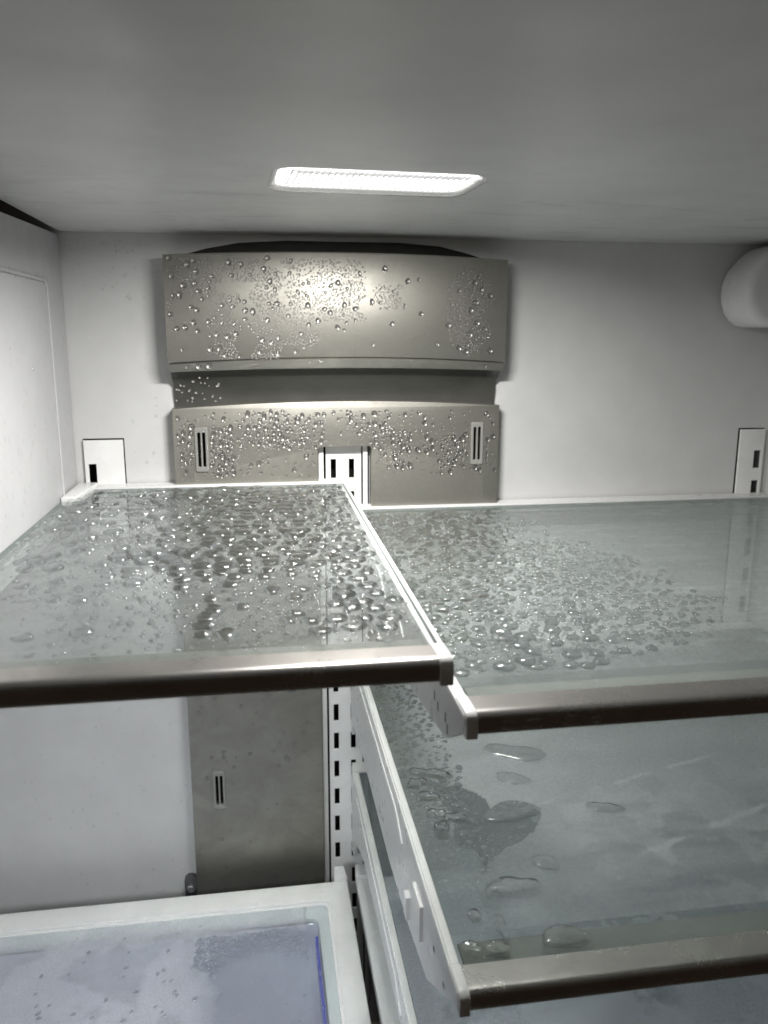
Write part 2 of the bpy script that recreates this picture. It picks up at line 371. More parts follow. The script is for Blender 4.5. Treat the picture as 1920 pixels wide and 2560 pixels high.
# ------------------------------------------------------------------ shelf tracks
def track(name, label, x0, x1, ztop, zbot, slots, wings, parent=None, backx=None):
    T = empty(name, ((x0 + x1) / 2, 0, zbot), label, 'shelf track', 'slotted shelf tracks on the back wall')
    plate('slotted_plate', rect(x0, x1, zbot, ztop), -0.004, -0.001, 'y', M_white, T, holes=slots, bevel=0.0004)
    for a, b in wings: plate('flange', rect(a, b, zbot, ztop), -0.007, -0.001, 'y', M_white, T, bevel=0.0005)
    bx = backx or (x0, x1)
    plate('channel_back', rect(bx[0], bx[1], zbot, ztop + .001), 0.018, 0.022, 'y', M_dark, T)
    return T
slots = []
k = 0
while True:
    zt = -0.2448 - 0.0380 * k
    if zt < -0.93: break
    slots.append(rect(0.2808, 0.2870, zt - .0222, zt)); slots.append(rect(0.3018, 0.3080, zt - .0222, zt)); k += 1
track('shelf_track', 'white double row slotted track up the middle of the steel duct cover', 0.2752, 0.3162, -0.2296, -0.98, slots,
      [(0.2668, 0.2724), (0.3180, 0.3232)], backx=(0.2662, 0.3260))
track('shelf_track', 'short white slotted track beside the ice box at the left back corner', 0.0095, 0.0515, -0.2185, -0.329,
      [rect(0.0136, 0.0217, -0.2448 - .0380 * i - .0222, -0.2448 - .0380 * i) for i in range(2)], [], backx=(0.009, 0.052))
track('shelf_track', 'white slotted track at the right back corner below the rounded filter housing', 0.7895, 0.8225, -0.2185, -0.595,
      [rect(0.8098, 0.8192, -0.2448 - .0380 * i - .0222, -0.2448 - .0380 * i) for i in range(9)], [], backx=(0.7885, 0.823))
# ------------------------------------------------------------------ fog fields and drops
def vnoise(x, y, f, seed):
    """Smooth 2-D value noise on numpy arrays."""
    r = np.random.default_rng(seed).random((64, 64))
    gx, gy = x * f + 17.3, y * f + 9.1
    ix, iy = np.floor(gx).astype(int), np.floor(gy).astype(int); tx, ty = gx - ix, gy - iy
    tx = tx * tx * (3 - 2 * tx); ty = ty * ty * (3 - 2 * ty)
    g = lambda a, b: r[a % 64, b % 64]
    return (g(ix, iy) * (1 - tx) + g(ix + 1, iy) * tx) * (1 - ty) + (g(ix, iy + 1) * (1 - tx) + g(ix + 1, iy + 1) * tx) * ty
def fbm(x, y, f, seed, o=4):
    s = 0; a = 0.5; t = 0
    for i in range(o): s = s + a * vnoise(x, y, f * 2 ** i, seed + i); t += a; a *= .55
    return s / t
def sstep(a, b, x):
    t = np.clip((x - a) / (b - a), 0, 1); return t * t * (3 - 2 * t)

class Drop:      # one sessile drop on a plane: centre, half axes, turn
    __slots__ = ('x', 'y', 'a', 'b', 'r')
    def __init__(s, x, y, a, b, r): s.x, s.y, s.a, s.b, s.r = x, y, a, b, r

def dart(n, sample, radius, gap=1.0, tries=30, keep=None):
    """Random non-touching discs: sample() -> (x, y) or None, radius(x, y) -> r."""
    cell = 0.012; grid = {}; out = list()
    def near(x, y, r):
        cx, cy = int(x // cell), int(y // cell)
        for i in (-2, -1, 0, 1, 2):
            for j in (-2, -1, 0, 1, 2):
                for (a, b, q) in grid.get((cx + i, cy + j), ()):
                    if (a - x) ** 2 + (b - y) ** 2 < (gap * (r + q)) ** 2: return True
        return False
    for (x, y, r) in keep or (): grid.setdefault((int(x // cell), int(y // cell)), []).append((x, y, r))
    miss = 0
    while len(out) < n and miss < n * tries:
        p = sample()
        if p is None: miss += 1; continue
        r = radius(*p)
        if near(p[0], p[1], r): miss += 1; continue
        grid.setdefault((int(p[0] // cell), int(p[1] // cell)), []).append((p[0], p[1], r)); out.append((p[0], p[1], r))
    return out

def dome_template(nseg, rings):
    v = []; f = []
    for (rr, h) in rings:
        for i in range(nseg):
            t = 2 * math.pi * i / nseg; v.append((rr * math.cos(t), rr * math.sin(t), h))
    v.append((0, 0, 1.0))
    for k in range(len(rings) - 1):
        for i in range(nseg):
            j = (i + 1) % nseg; f.append((k * nseg + i, k * nseg + j, (k + 1) * nseg + j, (k + 1) * nseg + i))
    k = len(rings) - 1
    for i in range(nseg): f.append((k * nseg + i, k * nseg + (i + 1) % nseg, len(v) - 1))
    return np.array(v), f
RINGS = [(1.0, -0.06), (0.95, 0.30), (0.82, 0.64), (0.62, 0.84), (0.34, 0.96)]

def drop_mesh(name, items, mat, parent=None, nseg=9, kind='stuff'):
    """items: (origin, t1, t2, n, a, b, h, rot); all joined into one mesh."""
    tv, tf = dome_template(nseg, RINGS); nv = len(tv)
    O = np.array([i[0] for i in items]); T1 = np.array([i[1] for i in items]); T2 = np.array([i[2] for i in items]); NN = np.array([i[3] for i in items])
    A = np.array([i[4] for i in items]); Bb = np.array([i[5] for i in items]); H = np.array([i[6] for i in items]); Rr = np.array([i[7] for i in items])
    w = 1 + 0.10 * rng.standard_normal((len(items), 1)) * np.sin(2 * np.arctan2(tv[:, 1], tv[:, 0]) + rng.random((len(items), 1)) * 6) + 0.08 * np.sin(3 * np.arctan2(tv[:, 1], tv[:, 0]) + rng.random((len(items), 1)) * 6)
    px = tv[None, :, 0] * A[:, None] * w; py = tv[None, :, 1] * Bb[:, None] * w
    c, s = np.cos(Rr)[:, None], np.sin(Rr)[:, None]
    qx, qy = px * c - py * s, px * s + py * c
    P = O[:, None, :] + qx[..., None] * T1[:, None, :] + qy[..., None] * T2[:, None, :] + (tv[None, :, 2] * H[:, None])[..., None] * NN[:, None, :]
    me = bpy.data.meshes.new(name); fs = []
    for k in range(len(items)):
        o = k * nv; fs.extend([tuple(o + q for q in p) for p in tf])
    me.from_pydata(P.reshape(-1, 3).tolist(), [], fs)
    ob = link(name, me, mat, parent, sharp=None)
    me.polygons.foreach_set('use_smooth', [True] * len(me.polygons))
    if kind: ob['kind'] = kind
    return ob
EX, EY, EZ = (1, 0, 0), (0, 1, 0), (0, 0, 1)
def flat_items(lst, z, hk=0.30, el=1.15):
    return [((x, y, z), EX, EY, EZ, r, r * el * (0.9 + .3 * random.random()), r * hk * (.8 + .4 * random.random()), random.random() * .8 - .4) for x, y, r in lst]

# ------------------------------------------------------------------ glass shelves
def grid_pane(name, x0, x1, y0, y1, zt, th, fogf, mats, parent, step=0.0022):
    """Pane: gridded top carrying the fog attribute, plain sides and underside."""
    nx = max(2, int((x1 - x0) / step)); ny = max(2, int((y1 - y0) / step))
    gx = np.linspace(x0, x1, nx + 1); gy = np.linspace(y0, y1, ny + 1)
    X, Y = np.meshgrid(gx, gy); fog = np.clip(fogf(X, Y), 0, 1).ravel()
    v = np.stack([X.ravel(), Y.ravel(), np.full(X.size, zt)], 1)
    idx = np.arange((nx + 1) * (ny + 1)).reshape(ny + 1, nx + 1)
    q = np.stack([idx[:-1, :-1].ravel(), idx[:-1, 1:].ravel(), idx[1:, 1:].ravel(), idx[1:, :-1].ravel()], 1)
    nb = len(v); bt = np.array([(x0, y0, zt - th), (x1, y0, zt - th), (x1, y1, zt - th), (x0, y1, zt - th)])
    c = [idx[0, 0], idx[0, -1], idx[-1, -1], idx[-1, 0]]
    fs = q.tolist() + [[nb + 3, nb + 2, nb + 1, nb]]
    for i in range(4):
        j = (i + 1) % 4
        fs.append([nb + i, nb + j, int(c[j]), int(c[i])])
    me = bpy.data.meshes.new(name); me.from_pydata(np.vstack([v, bt]).tolist(), [], fs)
    at = me.attributes.new('fog', 'FLOAT', 'POINT'); at.data.foreach_set('value', np.concatenate([fog, np.zeros(4)]).astype(np.float32))
    for mm in mats: me.materials.append(mm)
    mi = np.zeros(len(fs), np.int32); mi[-5] = 1; mi[-4:] = 2; me.polygons.foreach_set('material_index', mi)
    return link(name, me, None, parent, sharp=None)

def cover(X, Y, drops, pad=1.0):
    """1 under a drop, 0 away from drops."""
    m = np.zeros(X.shape)
    x0, y0 = X[0, 0], Y[0, 0]; dx = X[0, 1] - X[0, 0]; dy = Y[1, 0] - Y[0, 0]
    for d in drops:
        R_ = max(d.a, d.b) * pad + 2 * dx
        i0, i1 = max(0, int((d.x - R_ - x0) / dx)), min(X.shape[1], int((d.x + R_ - x0) / dx) + 2)
        j0, j1 = max(0, int((d.y - R_ - y0) / dy)), min(X.shape[0], int((d.y + R_ - y0) / dy) + 2)
        if i1 <= i0 or j1 <= j0: continue
        xx, yy = X[j0:j1, i0:i1] - d.x, Y[j0:j1, i0:i1] - d.y
        c, s = math.cos(d.r), math.sin(d.r)
        u, v = (xx * c + yy * s) / d.a, (-xx * s + yy * c) / d.b
        m[j0:j1, i0:i1] = np.maximum(m[j0:j1, i0:i1], 1 - sstep(0.84 * pad, 1.02 * pad, (np.abs(u) ** 1.5 + np.abs(v) ** 1.5) ** (1 / 1.5)))
    return m

def front_trim(x0, x1, zt, parent):
    p = [(-0.5285, .0008), (-0.5430, .0012)]
    for i in range(7):
        t = math.radians(90 + 15 * i); p.append((-0.5460 + .0052 * math.cos(t), -.0042 + .0054 * math.sin(t)))
    p += [(-0.5512, -.0085), (-0.5500, -.0108), (-0.5480, -.0116), (-0.5300, -.0116), (-0.5300, -.0064), (-0.5285, -.0060)]
    return loft('front_trim', [[(x, y, zt + z) for y, z in p] for x in np.linspace(x0, x1, 6)], M_trim, parent)

def shelf(label, x0, x1, zt, fogf, bracket, rail='left', end=None, fogmat=None):
    Sx = empty('glass_shelf', ((x0 + x1) / 2, YB, zt), label, 'shelf')
    grid_pane('glass_pane', x0, x1, -0.5283, YB, zt, 0.0048, fogf, (fogmat or M_fog, M_glass, M_edge), Sx)
    xa, xb = (x0 - 0.0062, x1) if rail == 'left' else (x0, x1 + 0.0030)
    plate('back_trim', [(YB + .0005, .0022), (YB + .0225, .0022), (YB + .0225, -.008), (YB + .0005, -.008)], xa, xb, 'x', M_white, Sx, bevel=0.0008).location.z += zt
    front_trim(x0 + (0.0002 if rail == 'left' else 0), x1 - (0.004 if rail == 'right' else 0), zt, Sx)
    box('support_ledge', x0 + .004, x1 - .004, -0.5282, -0.5035, zt - .0085, zt - .0051, M_ledge, Sx)
    if rail == 'left':
        box('side_rail', x0 - .0058, x0 - .0003, -0.527, YB, zt - .010, zt + .0010, M_white, Sx)
        ec = [(-0.5275, .0012), (-0.5430, .0018)] + [(-0.5465 + .0058 * math.cos(math.radians(90 + 18 * i)), -.0042 + .006 * math.sin(math.radians(90 + 18 * i))) for i in range(6)] + [(-0.5523, -.0125), (-0.5480, -.0132), (-0.5275, -.0132)]
        plate('end_cap', ec, x0 - .0065, x0 + .0001, 'x', M_white, Sx, bevel=0.0008).location.z += zt
        bxa, bxb = x0 - .0070, x0 - .0022
    else:
        box('side_rail', x1 + .0003, x1 + .0030, -0.527, YB, zt - .010, zt + .0010, M_white, Sx)
        ec = [(-0.5275, .0012), (-0.5430, .0018)] + [(-0.5465 + .0058 * math.cos(math.radians(90 + 18 * i)), -.0042 + .006 * math.sin(math.radians(90 + 18 * i))) for i in range(6)] + [(-0.5523, -.0125), (-0.5480, -.0132), (-0.5275, -.0132)]
        plate('end_cap', ec, x1 - .0042, x1 + .0032, 'x', M_white, Sx, bevel=0.0008).location.z += zt
        bxa, bxb = x1 - .0040, x1 - .0005
    if bracket:
        plate('bracket', bracket, bxa, bxb, 'x', M_white, Sx, bevel=0.0008).location.z += zt
        up_ = [(y, max(z, -.030) if i else z) for i, (y, z) in enumerate(bracket)]
        plate('stiffener', [(-0.06, -.012), (-0.06, -.017), (-0.33, -.020), (-0.36, -.030), (-0.365, -.034), (-0.37, -.024), (-0.34, -.012)], bxa - .0012, bxa + .0004, 'x', M_white, Sx, bevel=0.0005).location.z += zt
    return Sx, bxa, bxb

# drops on the upper left shelf --------------------------------------------------
def lshape(n=22):
    pass
big_L = []
row = 0; y = -0.047
while y > -0.497:
    sp = 0.0168 + 0.0012 * math.sin(row * 1.7)
    x = 0.014 + (sp / 2 if row % 2 else 0) + random.uniform(-.003, .003)
    while x < 0.281:
        dens = 1.0
        if y < -0.40: dens = 0.22 + 0.75 * max(0, min(1, (x - .19) / .06))
        elif x < 0.09: dens = 0.55
        elif x < 0.14: dens = 0.8
        if random.random() < dens:
            k = (0.85 if y > -0.36 else 0.72) * random.uniform(.72, 1.12) * (1.0 if x > .1 else .9)
            big_L.append(Drop(x + random.gauss(0, .0016), y + random.gauss(0, .002), .0102 * k, .0102 * k * random.uniform(.9, 1.25), random.uniform(-.3, .3)))
        x += sp * random.uniform(.92, 1.1)
    y -= 0.0185 if y > -0.3 else 0.0158; row += 1
occ = [(d.x, d.y, (d.a + d.b) / 2) for d in big_L]
mic_L = dart(1500, lambda: (lambda x, y: (x, y) if random.random() < (0.25 + .75 * min(1, max(0, (x - .06) / .1))) * (1 if y > -.42 else .45 + .5 * (x > .18)) else None)(random.uniform(.006, .287), random.uniform(-.515, -.035)),
             lambda x, y: random.choice((.0007, .0009, .0012, .0016, .0024)), 1.05, 6, occ)
def fog_L(X, Y):
    f = 0.62 + 0.5 * (fbm(X, Y, 22, 3) - .5) + 0.3 * (fbm(X, Y, 90, 13) - .5)
    f *= 0.75 + .25 * sstep(.03, .0, X) + 0.25 * sstep(.10, .2, X)
    f = np.where(Y < -0.5035, np.maximum(f * .8, .3), f)
    return f * (1 - 0.96 * cover(X, Y, big_L)) * (1 - .9 * cover(X, Y, [Drop(x, y, r, r * 1.15, 0) for x, y, r in mic_L if r > .0015]))
SL, _, _ = shelf('upper left glass shelf crowded with large flat water drops above the drawer cover', 0.0015, 0.2925, Z1, fog_L,
      [(-0.010, -.001), (-0.010, -.060), (-0.03, -.045), (-0.30, -.030), (-0.54, -.012), (-0.545, -.001)], rail='right')
# clip bracket at its back left corner
plate('corner_bracket', [(0.0022, -0.0905), (0.0165, -0.0905), (0.0215, -0.0262), (0.0215, -0.004), (0.0022, -0.004)], Z1 - .004, Z1 + .0045, 'z', M_white, SL, bevel=0.001)

# drops on the upper right shelf ------------------------------------------------
def r2_lim(y):       # right-hand edge of the wet area
    return np.interp(y, [-.52, -.49, -.455, -.39, -.27, -.19, -.10, -.04], [.40, .44, .515, .545, .535, .50, .50, .48])
def samp2(lo):
    def s():
        x, y = random.uniform(.313, .56), random.uniform(-.497, -.050)
        e = r2_lim(y) - x + .05 * (float(fbm(np.array([x]), np.array([y]), 40, 61)[0]) - .5)
        p = 1 if e > .07 else max(0, e / .07) ** 1.5
        if y > -.2 and x > .42: p *= .35
        if y < -.46: p *= .5
        return (x, y) if random.random() < p * lo else None
    return s
big_2 = dart(520, samp2(1), lambda x, y: random.uniform(.0026, .0056) * (1.15 if x < .40 and y < -.3 else 1) * max(.5, 1 - max(0, x - .40) * 4.5), 1.0, 40)
big_R2 = [Drop(x, y, r * random.uniform(.9, 1.25), r * random.uniform(.95, 1.4), random.uniform(-.5, .5)) for x, y, r in big_2]
mic_R2 = dart(4200, samp2(1), lambda x, y: random.choice((.0006, .0008, .0010, .0013, .0017, .0024)), 1.04, 8, [(x, y, r * 1.15) for x, y, r in big_2])
def fog_R2(X, Y):
    f = 0.55 + 0.5 * (fbm(X, Y, 14, 23) - .5) + .25 * (fbm(X, Y, 70, 33) - .5)
    f = np.where(Y < -0.5035, np.maximum(f * .7, .25), f)
    f = f + .18 * sstep(.48, .60, X) + .15 * sstep(.55, .62, fbm(X * .5, Y * 2.2, 30, 41))
    return f * (1 - .95 * cover(X, Y, big_R2)) * (1 - .9 * cover(X, Y, [Drop(x, y, r, r * 1.15, 0) for x, y, r in mic_R2 if r > .0016]))
SR2, _, _ = shelf('upper right glass shelf beaded with many small water drops below the right back wall', 0.3092, 0.828, Z2, fog_R2,
      [(-0.004, -.001), (-0.004, -.110), (-0.02, -.098), (-0.10, -.085), (-0.40, -.0515), (-0.46, -.042), (-0.506, -.0352), (-0.545, -.0125), (-0.5505, -.004), (-0.548, .0)], fogmat=M_fog2)
for y, z in ((-.477, -.0215), (-.487, -.024), (-.507, -.0215), (-.512, -.0265)):
    box('moulded_mark', 0.3020, 0.3024, y - .0012, y + .0012, Z2 + z - .003, Z2 + z + .003, M_tab, SR2, bevel=0.0001)

# middle right shelf -------------------------------------------------------------
PUD = []   # (label, outline in x, y, height)
def blob(cx, cy, a, b, n=26, amp=.16, seed=0, rot=0.0, pinch=0.0):
    r = random.Random(seed); ph = [r.random() * 6.3 for _ in range(5)]; pts = []
    for i in range(n):
        t = 2 * math.pi * i / n
        k = 1 + amp * sum(math.sin((j + 2) * t + ph[j]) / (j + 1.3) for j in range(4))
        u, v = a * k * math.cos(t), b * k * math.sin(t)
        pts.append((cx + u * math.cos(rot) - v * math.sin(rot), cy + u * math.sin(rot) + v * math.cos(rot)))
    return pts
PUD += [('broad clear puddle on the middle right shelf below the upper shelf edge', blob(.418, -.288, .026, .014, seed=1, rot=-.5, amp=.22), .0013),
        ('short curled puddle beside the broad puddle on the middle right shelf', blob(.403, -.330, .015, .008, seed=2, rot=-.7, amp=.2), .0012),
        ('angular water patch at the edge of the wiped area on the middle right shelf', blob(.387, -.378, .020, .015, seed=3, rot=.2, amp=.2), .0014),
        ('small bent water patch right of the wiped area on the middle right shelf', blob(.462, -.384, .013, .007, seed=4, rot=-.3, amp=.2), .0014),
        ('small square water patch in the middle of the middle right shelf', blob(.392, -.443, .011, .008, seed=5, rot=-.2, amp=.15), .0013),
        ('pointed leaf shaped puddle standing near the front of the middle right shelf', blob(.361, -.466, .019, .0085, seed=9, rot=.05, amp=.12), .0024),
        ('small oval drop left of the leaf shaped puddle on the middle right shelf', blob(.328, -.4885, .0042, .0055, seed=7, amp=.08), .0016),
        ('narrow water trickle running toward the front of the middle right shelf', blob(.3425, -.500, .0030, .012, seed=8, amp=.2), .0014),
        ('teardrop puddle at the end of the trickle on the middle right shelf front ledge', blob(.3345, -.519, .0085, .0062, seed=10, amp=.12), .0016),
        ('curled puddle at the front left corner of the middle right shelf', blob(.319, -.516, .0058, .0055, seed=12, amp=.3), .0015),
        ('wide rounded puddle on the front ledge of the middle right shelf', blob(.379, -.5155, .015, .0095, seed=11, rot=.1, amp=.14), .0017),
        ('large round bead of water near the left edge of the middle right shelf', blob(.3272, -.3975, .0062, .0072, seed=13, amp=.04), .0042),
        ('long twisted water streak near the left edge of the middle right shelf', blob(.336, -.3140, .0150, .0048, seed=14, rot=-.45, amp=.4), .0024),
        ('crooked dark water patch at the left edge of the middle right shelf', blob(.3215, -.3270, .0075, .0052, seed=15, rot=-.3, amp=.4), .0022),
        ('ragged water drop below the crooked patch at the left edge of the middle right shelf', blob(.3255, -.3480, .0075, .0058, seed=16, amp=.35), .0022),
        ('crescent puddle just behind the large round bead on the middle right shelf', blob(.3290, -.3740, .0085, .0045, seed=17, rot=-.2, amp=.25), .0022),
        ('squat dark puddle right of the crescent puddle on the middle right shelf', blob(.3420, -.3800, .0080, .0060, seed=18, rot=-.3, amp=.25), .0018)]
def puddle(label, pts, h, z, name='water_puddle', group=None):
    cx = sum(p[0] for p in pts) / len(pts); cy = sum(p[1] for p in pts) / len(pts)
    rings = [(1.0, -.02), (.975, .40), (.93, .74), (.84, .93), (.66, .96), (.4, .88)]
    v = []; f = []; n = len(pts); ww = random.random() * 6
    for s, hh in rings:
        for i, (x, y) in enumerate(pts):
            v.append(((x - cx) * s, (y - cy) * s, h * hh * (1 + .10 * math.sin(i * .9 + ww) * (hh > .8))))
    v.append((0, 0, h * .86))
    for k in range(len(rings) - 1):
        for i in range(n):
            j = (i + 1) % n; f.append((k * n + i, k * n + j, (k + 1) * n + j, (k + 1) * n + i))
    for i in range(n): f.append(((len(rings) - 1) * n + i, (len(rings) - 1) * n + (i + 1) % n, len(v) - 1))
    me = bpy.data.meshes.new(name); me.from_pydata(v, [], f); o = link(name, me, M_puddle, None, None)
    me.polygons.foreach_set('use_smooth', [True] * len(me.polygons)); o.location = (cx, cy, z)
    return tag(o, label, 'water puddle', group)
def inside(X, Y, pts):
    m = np.zeros(X.shape, bool); n = len(pts)
    for i in range(n):
        (xa, ya), (xb, yb) = pts[i], pts[(i + 1) % n]
        c = ((ya > Y) != (yb > Y)) & (X < (xb - xa) * (Y - ya) / (yb - ya + 1e-12) + xa); m ^= c
    return m
wiped = [(.331, -.322), (.352, -.331), (.366, -.345), (.372, -.357), (.370, -.372), (.388, -.362), (.402, -.366), (.409, -.385), (.398, -.402), (.388, -.412), (.374, -.418),
         (.356, -.432), (.345, -.444), (.332, -.438), (.329, -.420), (.336, -.400), (.340, -.380), (.338, -.350)]
mic_R3 = dart(1500, lambda: (lambda x, y: (x, y) if random.random() < max(0, 1 - (x - .31) / .055) * (1 if y > -.33 else .35) else None)(random.uniform(.312, .37), random.uniform(-.47, -.03)),
              lambda x, y: random.choice((.0008, .0012, .0016, .0024, .0034)) * (1 if y > -.42 else .6), 1.0, 10)
mic_R3 += [(random.uniform(.315, .36), random.uniform(-.50, -.42), random.choice((.0008, .001, .0014))) for _ in range(40)]
mic_R3 = [q for q in mic_R3 if not any((q[0] - sum(p[0] for p in P[1]) / len(P[1])) ** 2 + (q[1] - sum(p[1] for p in P[1]) / len(P[1])) ** 2 < .0085 ** 2 for P in PUD[-7:])]
wp = dart(1300, lambda: (random.uniform(.328, .41), random.uniform(-.446, -.32)), lambda x, y: random.choice((.0005, .0006, .0008, .0011)), 1.05, 8)
import itertools
wpa = np.array(wp); ins = inside(wpa[:, 0], wpa[:, 1], wiped); wp = [w for w, k in zip(wp, ins) if k and (w[0] > .34 or w[1] < -.405)]
def soft_inside(X, Y, pts): return inside(X, Y, pts).astype(float)
def fog_R3(X, Y):
    f = 0.50 + 0.35 * (fbm(X, Y, 9, 53) - .5)
    pat = fbm(X + .02 * fbm(X, Y, 40, 71), Y * 1.2, 26, 63, 5)
    f = f + .28 * sstep(-.44, -.36, Y)
    right = sstep(.37, .46, X) * sstep(-.30, -.42, Y)
    f = f + .30 * sstep(.50, .60, pat) * right * (.3 + .7 * fbm(X, Y, 60, 77)) + .45 * right * (fbm(X * .6, Y * 1.8, 40, 79, 5) - .45)
    st = np.abs((Y + .365) - (X - .43) * .30 + .006 * (fbm(X, Y, 80, 99) - .5))
    f = f + .5 * np.exp(-(st / .0016) ** 2) * sstep(.40, .43, X) * sstep(.62, .54, X) * sstep(.4, .6, fbm(X, Y, 50, 5))
    st2 = np.abs((Y + .43) - (X - .50) * .35 + .008 * (fbm(X, Y, 80, 98) - .5))
    f = f + .7 * np.exp(-(st2 / .0022) ** 2) * sstep(.45, .5, X) * sstep(.4, .55, fbm(X, Y, 45, 6))
    f *= 1 - .45 * sstep(.365, .31, X)
    X2 = X + .006 * (fbm(X, Y, 70, 81) - .5); Y2 = Y + .010 * (fbm(X, Y, 70, 83) - .5)
    f = np.where(inside(X2, Y2, wiped), f * .22, f)
    for k, (lab, pts, h) in enumerate(PUD): f = np.where(inside(X, Y, pts), f * (.12 if k >= 11 else 1.25), f)  # extra fog in the first puddles paints in the light they focus
    f = np.where(Y < -0.5035, f * .40, f)
    return f * (1 - .8 * cover(X, Y, [Drop(x, y, r, r * 1.15, 0) for x, y, r in mic_R3 if r > .0015]))
M_fog3 = glass('smeared_glass', (0.94, 0.965, 0.956), fog=True, fog_col=(0.60, 0.635, 0.64), fog_gain=1.1)
BR3 = [(-0.004, -.001), (-0.004, -.114), (-0.012, -.114), (-0.022, -.098), (-0.05, -.090), (-0.13, -.0855), (-0.30, -.0865), (-0.39, -.078), (-0.466, -.064), (-0.538, -.0155), (-0.5505, -.010), (-0.548, .0)]
SR3, ba, bb = shelf('middle right glass shelf with scattered puddles and a wiped clear patch', 0.3092, 0.828, Z3, fog_R3, BR3, fogmat=M_fog3)
box('clip', ba - .0026, ba + .0005, -0.452, -0.424, Z3 - .046, Z3 - .018, M_white, SR3, bevel=0.001)
box('clip', ba - .0036, ba + .0005, -0.405, -0.395, Z3 - .066, Z3 - .046, M_white, SR3, bevel=0.001)
for y, z in ((-.487, -.022), (-.515, -.024)):
    box('moulded_mark', ba - .0003, ba + .0003, y - .0016, y + .0016, Z3 + z - .0016, Z3 + z + .0016, M_tab, SR3, bevel=0.0001)
for lab, pts, h in PUD: puddle(lab, pts, h * 2.0, Z3 + .0001)

# lowest right shelf ---------------------------------------------------------------
def fog_R4(X, Y):
    f = 0.35 + .4 * (fbm(X, Y, 8, 153) - .5) + .55 * sstep(-.24, -.40, Y) * sstep(.35, .55, fbm(X, Y, 16, 163, 5))
    pat = fbm(X + .02 * fbm(X, Y, 30, 171), Y, 20, 173, 5)
    return f + .35 * sstep(.52, .55, pat) * sstep(.36, .42, X)
BR4 = [(-0.004, -.001), (-0.004, -.118), (-0.020, -.118), (-0.040, -.085), (-0.08, -.068), (-0.13, -.052), (-0.30, -.040), (-0.45, -.035), (-0.538, -.0155), (-0.5505, -.010), (-0.548, .0)]
M_fog4 = glass('hazed_glass', (0.92, 0.95, 0.96), fog=True, fog_col=(0.76, 0.79, 0.84), fog_gain=1.2)
SR4, _, _ = shelf('lowest right glass shelf with hazy bluish glass under the middle right shelf', 0.3092, 0.828, Z4, fog_R4, BR4, fogmat=M_fog4)

# ------------------------------------------------------------------ drawer covers and drawers at the bottom
def drawer_cover(label, x0, x1, gx0, gx1, fogf, tabx):
    Cv = empty('drawer_cover', ((x0 + x1) / 2, -0.3, Z5), label, 'drawer cover', 'glass topped drawer covers')
    plate('frame', rrect(x0, x1, -0.60, -0.0535, .003, 2), Z5 - .014, Z5, 'z', M_white, Cv, holes=[rrect(gx0, gx1, -0.575, -0.0855, .010)], bevel=0.0016)
    plate('inner_lip', rrect(gx0 - .001, gx1 + .001, -0.576, -0.0845, .010), Z5 - .010, Z5 - .0032, 'z', M_white, Cv, holes=[rrect(gx0 + .0028, gx1 - .0028, -0.572, -0.0883, .008)], bevel=0.001)
    grid_pane('glass_pane', gx0 + .0025, gx1 - .0025, -0.573, -0.088, Z5 - .0045, .003, fogf, (M_fogb, M_glass, M_edge), Cv, step=.0025)
    plate('flange', rrect(gx0 + .002, gx1 - .002, -0.574, -0.087, .008), Z5 - .013, Z5 - .0085, 'z', M_flange, Cv, holes=[rrect(gx0 + .016, gx1 - .014, -0.56, -0.104, .012)])
    plate('tab', [(tabx - .008, -.0535), (tabx - .006, -.030), (tabx + .006, -.030), (tabx + .008, -.0535)], Z5 - .010, Z5 + .004, 'z', M_white, Cv, bevel=0.0012)
    return Cv
def drawer(label, x0, x1, strip=None):
    Dr = empty('drawer', ((x0 + x1) / 2, -0.3, -0.93), label, 'drawer', 'plastic drawers under the covers')
    zb, zt = -0.93, Z5 - 0.0138
    box('bottom', x0, x1, -0.57, -0.105, zb - .003, zb, M_bin, Dr)
    box('side', x0, x0 + .003, -0.57, -0.105, zb + .0001, zt, M_bin, Dr); box('side', x1 - .003, x1, -0.57, -0.105, zb + .0001, zt, M_bin, Dr)
    box('back', x0 + .0031, x1 - .0031, -0.108, -0.105, zb + .0001, zt, M_bin, Dr); box('front', x0 + .0031, x1 - .0031, -0.57, -0.567, zb + .0001, zt, M_bin, Dr)
    if strip: box('edge_strip', strip - .0016, strip + .0014, -0.40, -0.13, zt - .020, zt + .0025, M_blue, Dr)
    return Dr
cl = [(x, y, r) for x, y, r in dart(420, lambda: (lambda x, y: (x, y) if (abs(y + .150 - .016 * math.sin((x - .10) * 26)) < .016 + .022 * max(0, 1 - abs(x - .14) / .035) and .115 < x < .236) else None)(random.uniform(.11, .24), random.uniform(-.215, -.125)),
      lambda x, y: random.choice((.0014, .0022, .0030, .0040)), .8, 20)]
cl += [(random.uniform(-.06, .25), random.uniform(-.27, -.10), random.choice((.0008, .001, .0014, .002))) for _ in range(160)]
def fog_C(X, Y):
    f = .55 + .3 * (fbm(X, Y, 9, 201) - .5)
    pat = fbm(X + .03 * fbm(X, Y, 25, 205), Y, 13, 203, 5)
    f = f + .20 * sstep(.47, .55, pat) * sstep(.17, .08, X) + .2 * (fbm(X, Y, 50, 211, 4) - .5)
    clear = sstep(.11, .15, X + .04 * (fbm(X, Y, 30, 207) - .5)) * sstep(-.112, -.135, Y + .03 * (fbm(X, Y, 40, 209) - .5)) * sstep(.246, .238, X)
    f = f * (1 - .66 * clear) * (1 - .7 * sstep(.232, .240, X + .006 * (fbm(X, Y, 60, 213) - .5)))
    return f * (1 - .8 * cover(X, Y, [Drop(x, y, r, r * 1.15, 0) for x, y, r in cl if r > .0012]))
